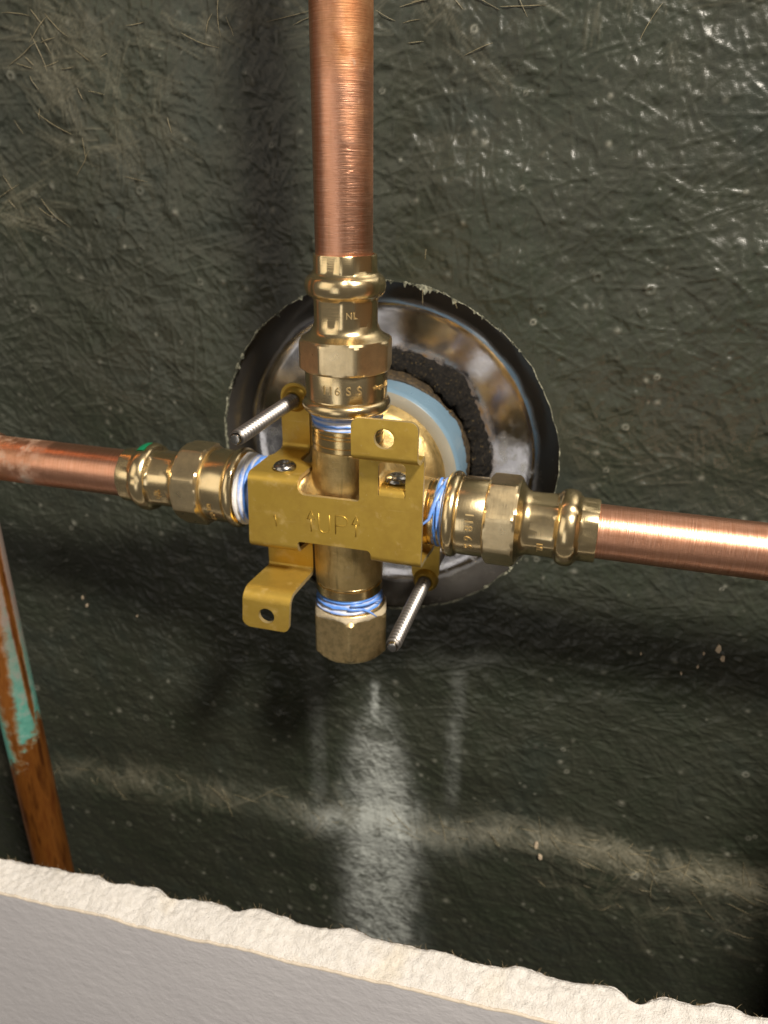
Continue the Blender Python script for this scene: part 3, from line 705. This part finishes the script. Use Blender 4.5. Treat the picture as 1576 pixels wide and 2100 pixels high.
def sheet(name, outline, holes, cuts, parent, bev=0.22):
    bm = bmesh.new(); edges = []
    for loop in [outline]+holes:
        vs = [bm.verts.new((u, s, 0)) for u, s in loop]
        edges += [bm.edges.new((vs[i], vs[(i+1) % len(vs)])) for i in range(len(vs))]
    bmesh.ops.triangle_fill(bm, use_beauty=True, use_dissolve=False, edges=edges)
    for c in cuts:
        bmesh.ops.bisect_plane(bm, geom=bm.verts[:]+bm.edges[:]+bm.faces[:], dist=1e-5, plane_co=(0, c, 0), plane_no=(0, 1, 0))
    off = np.array(parent.location)/MM + (np.array(parent.parent.location)/MM if parent.parent else 0)
    for f in bm.faces:
        if f.normal.z < 0: f.normal_flip()
    for v in bm.verts:
        x, y, z = fold(v.co.x, v.co.y); v.co = Vector((x-off[0], y-off[1], z-off[2]))*MM
    bm.normal_update()
    me = bpy.data.meshes.new(name); bm.to_mesh(me); bm.free(); me.materials.append(BRK); me.materials.append(BRK_EDGE); me.polygons.foreach_set('use_smooth', [True]*len(me.polygons))
    o = bpy.data.objects.new(name, me); COL.objects.link(o)
    s_ = o.modifiers.new("solid", 'SOLIDIFY'); s_.thickness = TK*MM; s_.offset = -1; s_.use_even_offset = True; s_.material_offset_rim = 1
    b_ = o.modifiers.new("bev", 'BEVEL'); b_.width = bev*MM; b_.segments = 2; b_.limit_method = 'ANGLE'; b_.angle_limit = math.radians(50)
    wn = o.modifiers.new('wn', 'WEIGHTED_NORMAL'); wn.mode = 'FACE_AREA'; wn.weight = 80
    me2 = eval_mesh(o); bpy.data.objects.remove(o); me2.name = name
    return link(name, me2, parent)
def cuts_of(P, sign): return [sign*(P[0]+c) for c in P[2]]
bl_end = -(11.3+3.93+5.5+3.14+7.4+1.885+12.8+6.28+9.4)
main = rounded([
    (-26.4, 8.0, 0), (-26.3, 26.0, 0.8), (-25.3, 28.5, 1.0), (-25.3, 56.3, 4.7), (-15.7, 56.3, 4.7), (-15.7, 27.0, 1.0), (-14.6, 25.2, 0.8), (-9.9, 22.0, 1.8), (-10.2, 6.1, 2.4),
    (6.9, 6.2, 0), (9.1, 6.2, 1.2), (9.1, 26.0, 0.2), (8.7, 27.6, 0.3), (8.7, 38.3, 2.4), (27.6, 38.3, 2.4), (27.6, 27.6, 0.3), (28.2, 25.2, 0.3), (28.1, 8.0, 0),
    (28.0, -18.0, 0.8), (28.6, -25.0, 0.6), (28.6, -55.0, 4.6), (19.3, -55.0, 4.6), (19.3, -26.0, 0.8), (12.6, -17.5, 1.0), (12.6, -9.4, 2.4),
    (9.5, -9.4, 0), (-8.6, -9.5, 0), (-10.9, -9.5, 1.4), (-10.9, -15.0, 0.6), (-10.0, -22, 0.6), (-10.0, -33, 0.3), (-10.5, -46, 0.4), (-11.8, bl_end, 2.2), (-27.5, bl_end, 2.6), (-26.4, -46, 0.4), (-25.5, -33, 0.3), (-25.5, -22, 0.6), (-27.2, -14.5, 1.2)])
window = rounded([(14.8, 8.9, 0.01), (22.9, 8.9, 0.01), (22.9, 19.4, 1.6), (14.8, 19.4, 1.6)])
bracket = bpy.data.objects.new("mounting_bracket", None); COL.objects.link(bracket); bracket.parent = valve; bracket.empty_display_size = 0.01
cuts = sorted(set(round(c, 4) for c in cuts_of(TL, 1)+cuts_of(TR, 1)+cuts_of(BL, -1)+cuts_of(BRp, -1) if bl_end < c < 56))
tl_hole_s = 8.9+3.93+20.5+3.14+(28.0-13.4)
br_hole_s = -(10.9+3.93+20.5+3.14+(30.5-15.4))
sheet("bracket_plate", main, [window, circle(18.1, 20.5+1.1+3.2+3.14+5.0, 2.85), circle(-19.0, bl_end+4.9, 2.65), circle(-20.4, tl_hole_s, 2.6), circle(24.2, br_hole_s, 2.6)], cuts, bracket)
TRsave = TR; TR = TL      # the tongue under the window folds back like the left flange
sheet("bracket_tongue", rounded([(15.0, 8.9, 0), (22.7, 8.9, 0), (22.7, 24.5, 1), (15.0, 24.5, 1)]), [], [c for c in cuts_of(TL, 1) if 8.9 < c < 24], bracket); TR = TRsave
# raised ears round the threaded holes
def boss(x, z, y0=11.0):
    return lathe([(y0+1.2, 4.2), (y0-0.2, 4.2), (y0-0.9, 3.7), (y0-1.9, 3.2), (y0-2.1, 2.9), (y0-1.9, 2.3), (y0+1.2, 2.2)], (x, 0, z), (0, 1, 0), 40, (False, False))
for x, z in ((-20.4, 28.0), (24.2, -30.5)):
    V, F = boss(x, z); part("threaded_collar", V, F, BRK, bracket, sharp=50)
# stamped figures: thin pressed lines standing a hair off the plate
def strokes(lines, r=0.18, y=PY+0.03):
    vf = []
    for ln in lines: vf.append(tube([(x, y, z) for x, z in ln], r, 6))
    return join(*vf)
def arrow(x, zt, zb, w_=1.0, hl=2.9): return [[(x, zb), (x, zt-hl)], [(x-w_, zt-hl), (x, zt), (x+w_, zt-hl), (x-w_, zt-hl)]]
U = [(-3.7, 0.9), (-3.7, -3.4)] + [(-2.0+1.7*math.cos(math.radians(a)), -3.5+1.8*math.sin(math.radians(a))) for a in range(180, 361, 15)] + [(-0.3, 0.7)]
Pl = [[(1.6, -5.2), (1.6, 0.9), (3.6, 0.9)] + [(3.7+1.6*math.cos(math.radians(a)), -0.75+1.65*math.sin(math.radians(a))) for a in range(80, -91, -15)] + [(1.6, -2.4)]]
V, F = strokes([U]+Pl+arrow(-6.2, 1.6, -5.4, 1.15)+arrow(8.0, 1.6, -5.2, 1.15)+[[(-18.5, -2.2), (-17.9, -1.5), (-17.6, -5.2)]])
part("stamped_lettering", V, F, BRK, bracket, sharp=0)
# two pan-head screws that hold the bracket to the arms
def pan_head(x, y, z):
    prof = [(z-6, 1.8), (z-0.02, 1.8), (z, 3.35), (z+0.5, 3.6), (z+1.1, 3.5), (z+1.8, 2.9), (z+2.2, 2.0), (z+2.35, 1.2)]
    def rf(t, r, th):
        if t > z+2.1 and r < 2.2: return r
        return r
    V, F = lathe(prof, (x, y, 0), (0, 0, 1), 48)
    # six-lobed recess sunk in the crown
    n = 48; k0 = len(V)
    del F[-1]
    top = (len(prof)-1)*n
    for t, s in ((z+2.3, 1.0), (z+1.2, 0.8)):
        for j in range(n):
            th = 2*PI*j/n; r = (1.75 if s < 1 else 1.85)*s*(0.80+0.20*math.cos(6*th)); r = min(r, 1.9)
            V.append((x+r*math.cos(th), y+r*math.sin(th), t))
    u, v, a = frame((0, 0, 1))
    V = [tuple(p) for p in V]
    # ring from crown edge inwards
    for j in range(n):
        V[top+j] = (x+2.0*math.cos(2*PI*j/n), y+2.0*math.sin(2*PI*j/n), z+2.3)
    F += [(top+j, top+(j+1) % n, k0+(j+1) % n, k0+j) for j in range(n)] + [(k0+j, k0+(j+1) % n, k0+n+(j+1) % n, k0+n+j) for j in range(n)] + [tuple(range(k0+n, k0+2*n))]
    return V, F
for x in (-16.7, 18.7):
    V, F = pan_head(x, -7.8, 11.45); part("bracket_screw", V, F, STEEL2, bracket, sharp=35)

# ------------------------------------------------------------------ long machine screws
def threaded(x, z, y0, y1, label, pitch=1.7, r=2.35, h_=0.8):
    t = thing("mounting_screw", label, "screw", (x, y1, z), "long threaded screws through the bracket")
    k = 40; n = int((y1-y0)/pitch*8); V = []
    for i in range(n+1):
        yy = y0+(y1-y0)*i/n
        for j in range(k):
            th = 2*PI*j/k; ph = (yy/pitch - th/(2*PI)) % 1.0
            rr = r - h_*2*abs(ph-0.5) - max(0, 1.6-(yy-y0))*0.28
            V.append((x+rr*math.cos(th), yy, z+rr*math.sin(th)))
    F = grid_faces(n+1, k)
    ob = part("threaded_shank", V, F, STEEL, t, sharp=28)
    rad = np.hypot(np.array(V)[:, 0]-x, np.array(V)[:, 2]-z); at = ob.data.attributes.new("groove", 'FLOAT', 'POINT')
    at.data.foreach_set('value', np.clip((r-0.25-rad)/(h_-0.25), 0, 1).astype(np.float32))
    V, F = lathe([(y0+0.9, 1.5), (y0-0.3, 1.48), (y0-0.55, 1.3), (y0-0.6, 1.0)], (x, 0, z), (0, 1, 0), 32); part("screw_tip", V, F, STEEL2, t)
    V, F = lathe([(y1, 2.0), (y1+0.1, 4.0), (y1+1.6, 3.6), (y1+2.0, 2.0)], (x, 0, z), (0, 1, 0), 32); part("screw_head", V, F, STEEL2, t)
    return t
threaded(-20.4, 28.0, -31.2, 53.0, "long threaded steel screw sticking out at the upper left of the bracket")
threaded(24.2, -30.5, -30.4, 53.0, "long threaded steel screw sticking out at the lower right of the bracket")

# ------------------------------------------------------------------ press fittings
def oct_r(th, ap, n=8, ph=0.0):
    a = (th-ph) % (2*PI/n) - PI/n; return ap/math.cos(a)
def text_on_cylinder(txt, size, r, t, th0, along=False, flip=False):
    cu = bpy.data.curves.new("t", 'FONT'); cu.body = txt; cu.size = size; cu.extrude = 0.16; cu.offset = 0.03; cu.space_character = 1.15
    cu.align_x = 'CENTER'; cu.align_y = 'CENTER'; cu.resolution_u = 3
    o = bpy.data.objects.new("t", cu); COL.objects.link(o); me = eval_mesh(o); bpy.data.objects.remove(o)
    V = []
    for v in me.vertices:
        x, y, z = v.co; 
        if flip: x, y = -x, -y
        th = th0 + x/r; tt = t+y; rr = r+0.02+z
        V.append((rr*math.cos(th), rr*math.sin(th), tt))
    return V, [tuple(p.vertices) for p in me.polygons]
def build_fitting(label, loc, axis, text, roll, main, small, sleeve):
    main, small, sleeve = (math.radians(q) for q in (main, small, sleeve))
    """local Z runs from the valve (t=0) to the pipe (t=44); local X is the face turned to the camera"""
    t = thing("press_fitting", label, "pipe fitting", loc, "press fittings on the valve arms")
    a = Vector(axis); x = Vector((0.15, -1, 0.10)); x = (x - a*x.dot(a)).normalized(); y = a.cross(x)
    rot = Matrix((x, y, a)).transposed(); t.rotation_euler = rot.to_euler()
    def put(name, V, F, m_, sharp=30): return link(name, mesh_from(name, V, F, m_, sharp), t)
    # flange and collar
    fl = [(0.0, 10.2), (0.0, 11.7)] + [(2.0-1.9*math.cos(math.radians(q)), 11.7+1.45*math.sin(math.radians(q))) for q in range(10, 171, 16)] + [(4.0, 11.75), (4.25, 11.65), (4.5, 12.0), (12.0, 12.05), (12.9, 11.6)]
    V, F = lathe(fl, seg=96, caps=(False, False)); put("collar", V, F, BR_POL)
    # eight-sided nut with turned-down corners
    ap = 12.8; pr = []
    T = [12.2, 12.5, 13.0, 13.6, 14.3, 16, 18, 19.6, 20.2, 20.8, 21.4]
    def cone(tt): return 13.75-max(0, 13.1-tt)*1.5-max(0, tt-20.5)*0.95
    seg = 128; V = []
    for tt in T:
        for j in range(seg):
            th = 2*PI*j/seg+roll; r = min(oct_r(th, ap, 8, roll+1e-6), cone(tt), 13.82); V.append((r*math.cos(th), r*math.sin(th), tt))
    F = grid_faces(len(T), seg); k0 = len(V)
    for j in range(seg): th = 2*PI*j/seg+roll; V.append((11.9*math.cos(th), 11.9*math.sin(th), 12.2))
    F += [(k0+j, k0+(j+1) % seg, (j+1) % seg, j) for j in range(seg)]
    put("nut", V, F, BR_NUT, 12)
    # shoulder, pressed sleeve and bead
    def rf(tt, r, th):
        if (25.2 < tt < 32.2) or tt > 39.4:
            hx = oct_r(th, 8.95 if tt < 33 else 8.75, 6, 0.35+roll); return 0.15*r+0.85*min(r+0.12, hx)
        if 33.6 < tt < 38.0: return r - 0.25*max(0, math.cos(6*(th-0.35-roll)))**6
        return r
    pr = [(21.3, 12.85), (21.9, 11.9), (22.5, 10.9), (23.1, 10.2), (23.8, 9.75), (24.6, 9.5), (25.3, 9.4), (28, 9.35), (31.2, 9.4), (32.0, 9.5), (32.6, 9.8)]
    pr += [(35.6-2.9*math.cos(math.radians(q)), 9.7+1.75*math.sin(math.radians(q))) for q in range(15, 166, 15)] + [(38.7, 9.75), (39.2, 9.35), (40.0, 9.25), (43.6, 9.2), (44.0, 9.0), (44.05, 8.1), (43.0, 7.9)]
    V, F = lathe(pr, seg=96, caps=(False, False), rfun=rf); put("press_sleeve", V, F, BR_POL, 28)
    V, F = text_on_cylinder(text, 3.5, 12.05, 8.2, main); put("stamped_lettering", V, F, BR_MARK, 20)
    V, F = text_on_cylinder("viega 1/2", 2.0, 12.05, 8.6, small); put("small_stamped_lettering", V, F, BR_MARK, 20)
    V, F = text_on_cylinder("NL", 2.4, 9.5, 28.5, sleeve); put("sleeve_lettering", V, F, BR_MARK, 20)
    return t
fit_top = build_fitting("upright bronze press fitting on top of the valve", (0.8, 0, 29.8), (0, 0, 1), "116 S S", math.radians(22.5), 3, 68, 20)
fit_left = build_fitting("bronze press fitting on the left arm with a green dot", (-33.2, 0, 0), (-1, 0, 0), "116 S S", math.radians(18), 150, -34, -20)
fit_right = build_fitting("bronze press fitting on the right arm stamped with numbers", (32.9, 0, 0), (1, 0, 0), "118 6 S", math.radians(27), 6, 120, 28)
# green ink dot on the left bead
def dot_patch():
    V = []; n = 12; m_ = 8
    for i in range(n):
        for j in range(m_):
            th = math.radians(84-30*(i/(n-1)-0.5)*1.0); q = math.radians(75+70*j/(m_-1))
            edge = 1.0
            tt = 35.6-2.9*math.cos(q); r = 9.7+1.75*math.sin(q)+0.06
            V.append((-33.2-tt, -r*math.cos(th+0.02*math.sin(j*2)), r*math.sin(th)))
    return V, grid_faces(n, m_, False)
V, F = dot_patch(); o = part("green_dot", V, F, GREEN, None, sharp=0)
o.parent = fit_left; o.matrix_parent_inverse = (Matrix.Translation(fit_left.location) @ fit_left.rotation_euler.to_matrix().to_4x4()).inverted()

# ------------------------------------------------------------------ copper pipes
def pipe(label, start, axis, ln, m_, name="copper_pipe", r=7.95):
    V, F = lathe([(0, r), (0.1, r)] + [(ln*i/12, r) for i in range(1, 13)], seg=80)
    o = link(name, mesh_from(name, V, F, m_, 40)); o.location = Vector(start)*MM
    a = Vector(axis); x = Vector((1, 0, 0)) if abs(a.x) < 0.5 else Vector((0, -1, 0)); x = (x-a*x.dot(a)).normalized(); y = a.cross(x)
    o.rotation_euler = Matrix((x, y, a)).transposed().to_euler(); return o
tag(pipe("", (0.55, 0, 66), (0, 0, 1), 210, CU_TOP), "upright copper pipe rising out of the top fitting, tarnished above", "copper pipe", "copper pipes joined to the valve")
tag(pipe("", (-70, 0, 0), (-1, 0, 0), 68, CU_LEFT), "horizontal copper pipe on the left with pale green spots", "copper pipe", "copper pipes joined to the valve")
tag(pipe("", (69, 0, 0), (1, 0, 0), 200, CU_RIGHT), "clean horizontal copper pipe running off to the right", "copper pipe", "copper pipes joined to the valve")
# old riser that the left pipe is soldered into
old = thing("old_copper_pipe", "old brown copper pipe with green crust at the lower left", "copper pipe", (-147.6, 0, 0))
V, F = lathe([(-420, 7.95)]+[(-400+25*i, 7.95) for i in range(25)]+[(230, 7.95)], (-147.6, 0, 0), (0, 0, 1), 64); part("riser", V, F, CU_OLD, old)
V, F = lathe([(10, 9.1), (14.2, 9.1), (15.6, 9.0), (16.0, 8.4), (16.4, 7.9)], (-147.6, 0, 0), (1, 0, 0), 56, (False, False)); part("tee_outlet", V, F, CU_LEFT, old)
V, F = lathe([(-18, 8.0), (-17.8, 9.1), (17.8, 9.1), (18, 8.0)], (-147.6, 0, 0), (0, 0, 1), 64); part("tee_run", V, F, CU_OLD, old)

# ------------------------------------------------------------------ cap under the valve
def build_cap():
    ap = 11.6; ph = math.radians(-90+17) - PI/6*0
    T = [-35.8, -36.3, -37.2, -38.4, -39.8, -43, -48, -51.4, -52.6, -53.2, -53.4]; seg = 132; V = []
    def cone(t): return 11.2+max(0, -35.8-t)*0.75 if t > -40 else (13.4-max(0, -51.2-t)*0.9)
    for t in T:
        for j in range(seg):
            th = 2*PI*j/seg; r = min(oct_r(th, ap, 6, ph), cone(t), 13.15) ; V.append((1.5+r*math.cos(th), r*math.sin(th), t))
    F = grid_faces(len(T), seg, flip=True) + [tuple(range(seg)), tuple(reversed(range((len(T)-1)*seg, len(T)*seg)))]
    c = thing("pipe_cap", "worn six sided brass cap closing the lower outlet of the valve", "pipe cap", (1.5, 0, -53))
    part("cap_body", V, F, BR_OLD, c, sharp=18)
    # smear of white paste round the upper edge
    n = 96; V = []; rg = np.random.default_rng(5)
    sm = np.convolve(rg.standard_normal(n+10), np.ones(5)/2.2, 'same')[5:n+5]
    for j in range(n):
        th = 2*PI*j/n
        for (t, e) in ((-35.9, 0.08), (-36.4, 0.14), (-37.0, 0.12), (-37.6-0.3*sm[j], 0.07), (-38.0-0.35*sm[j], -0.12)):
            r = min(oct_r(th, ap, 6, ph), cone(t), 13.15)+e; V.append((1.5+r*math.cos(th), r*math.sin(th), t))
    F = [(j*5+k, j*5+k+1, ((j+1) % n)*5+k+1, ((j+1) % n)*5+k) for j in range(n) for k in range(4)]
    part("paste_smear", V, F, PASTE, c, sharp=0)
build_cap()

# ------------------------------------------------------------------ drywall below, in front of the cavity
def build_drywall():
    d = thing("drywall_panel", "grey painted drywall with a rough white cut edge in front", "drywall", (0, -54, -135))
    xs = np.arange(-330, 331, 0.7); ts = np.linspace(0, 1, 22); rg = np.random.default_rng(21)
    X, T = np.meshgrid(xs, ts, indexing='ij'); Yg = -60.05+12.65*T
    zl = -133.9+0.074*X + 4.3*T
    back = 1.4*value_noise(X, X*0, 26, rg)+0.8*value_noise(X, X*0, 9, rg)+0.35*value_noise(X, X*0, 3, rg)
    e1 = 0.18*value_noise(xs, xs*0, 4, rg)+0.10*value_noise(xs, xs*0, 1.3, rg)+0.3*value_noise(xs, xs*0, 18, rg)
    fr = sstep(0.0, 0.25, T)
    Zg = zl + e1[:, None]*(1-0.7*fr) + fr*(0.20*value_noise(X, Yg*1.0, 7, rg) + 0.14*value_noise(X, Yg, 2.4, rg) + 0.20*value_noise(X, Yg, 1.0, rg))
    Zg += 0.7*np.sin(np.clip(T, 0, 1)*PI)*(0.7+0.5*value_noise(X, X*0, 18, rg)) + 0.28*back*sstep(0.4, 1.0, T) - 2.0*sstep(0.86, 1.0, T)*(1+0.18*value_noise(X, X*0, 7, rg)) - 0.4*(1-sstep(0, 0.08, T))
    Yb = Yg + 1.1*value_noise(X, X*0, 8, rg)*sstep(0.6, 1, T)
    V = np.stack([X, Yb, Zg], -1).reshape(-1, 3); k = len(ts); F = grid_faces(len(xs), k, False)
    n0 = len(V); V = np.concatenate([V, np.stack([xs, np.full_like(xs, -47.3), np.full_like(xs, -420)], -1), np.stack([xs, np.full_like(xs, -59.5), np.full_like(xs, -420)], -1)])
    n = len(xs)
    F += [(i*k+k-1, (i+1)*k+k-1, n0+i+1, n0+i) for i in range(n-1)]
    part("gypsum_core", V, F, GYP, d, sharp=0)
    # painted paper face with its torn edge
    z1 = -133.9+0.074*xs+e1
    zz = [0, -1.2, -4, -10, -25, -60, -288]
    V = []; m_ = len(zz)
    for i in range(n):
        for q in zz: V.append((xs[i], -60.25-0.05*(q < -1), z1[i]-0.55+q))
    F = [(i*m_+j, i*m_+j+1, (i+1)*m_+j+1, (i+1)*m_+j) for i in range(n-1) for j in range(m_-1)]
    part("painted_face", V, F, PAINT, d, sharp=0)
    e2 = z1+0.15*rg.standard_normal(n)
    V = []
    for i in range(n):
        V += [(xs[i], -60.30, z1[i]-0.75), (xs[i], -60.36, z1[i]-0.35), (xs[i], -60.1, e2[i]+0.05), (xs[i], -59.7, e2[i]+0.1), (xs[i], -59.2, e2[i]-0.5)]
    F = [(i*5+j, i*5+j+1, (i+1)*5+j+1, (i+1)*5+j) for i in range(n-1) for j in range(4)]
    part("torn_paper_edge", V, F, PAPER, d, sharp=0)
    # whiskers of backing paper along the far edge
    vf = []
    for _ in range(420):
        i = random.randrange(n-1); j = (i*k+k-2); p = np.array([X[i, -2], Yb[i, -2], Zg[i, -2]])+np.array([0, 0.2, -0.2])
        if value_noise(np.array([p[0]]), np.array([0.0]), 14, np.random.default_rng(4))[0] < -0.2 and random.random() < .7: continue
        ln = random.uniform(0.6, 2.6); a = random.uniform(-0.9, 0.9); c = random.uniform(-0.6, 0.6)
        vf.append(tube([tuple(p+np.array([math.sin(a+c*t)*ln*t, 0.25*ln*t, math.cos(a+c*t)*ln*t])) for t in (0, 0.33, 0.66, 1.0)], [0.07, 0.06, 0.045, 0.02], 4, False))
    V, F = join(*vf); o = part("paper_whisker", V, F, KRAFT, d, sharp=0); o['kind'] = 'stuff'
    V = np.stack([np.repeat(xs, 3), np.tile([-47.4, -47.0, -47.0], n)+np.repeat(Yb[:, -1]+47.4, 3)*np.tile([1, 1, 0], n), np.repeat(Zg[:, -1], 3)+np.tile([0.3, -0.2, -280], n)], -1)
    F = [(i*3+j, (i+1)*3+j, (i+1)*3+j+1, i*3+j+1) for i in range(n-1) for j in (0, 1)]
    part("backing_paper", V, F, KRAFT, d, sharp=0)
build_drywall()

def build_stud():
    m, nt, b = mat("raw_spruce"); v = coords(nt, (300, 300, 12)); n = noise(nt, v, 1.0, 4)
    setc(nt, b, 'Base Color', ramp(nt, n, [(0.3, (0.32, 0.20, 0.10)), (0.7, (0.50, 0.35, 0.20))])); b.inputs['Roughness'].default_value = 0.75
    bm = bmesh.new(); bmesh.ops.create_cube(bm, size=1.0)
    for q in bm.verts: q.co = Vector((227 + q.co.x*38, -4.2 + q.co.y*84, -60 + q.co.z*700))*MM
    bmesh.ops.bevel(bm, geom=bm.edges[:], offset=2*MM, segments=3, affect='EDGES', profile=0.5)
    me = bpy.data.meshes.new("stud"); bm.to_mesh(me); bm.free(); me.materials.append(m)
    o = link("stud", me); o['kind'] = 'structure'
build_stud()
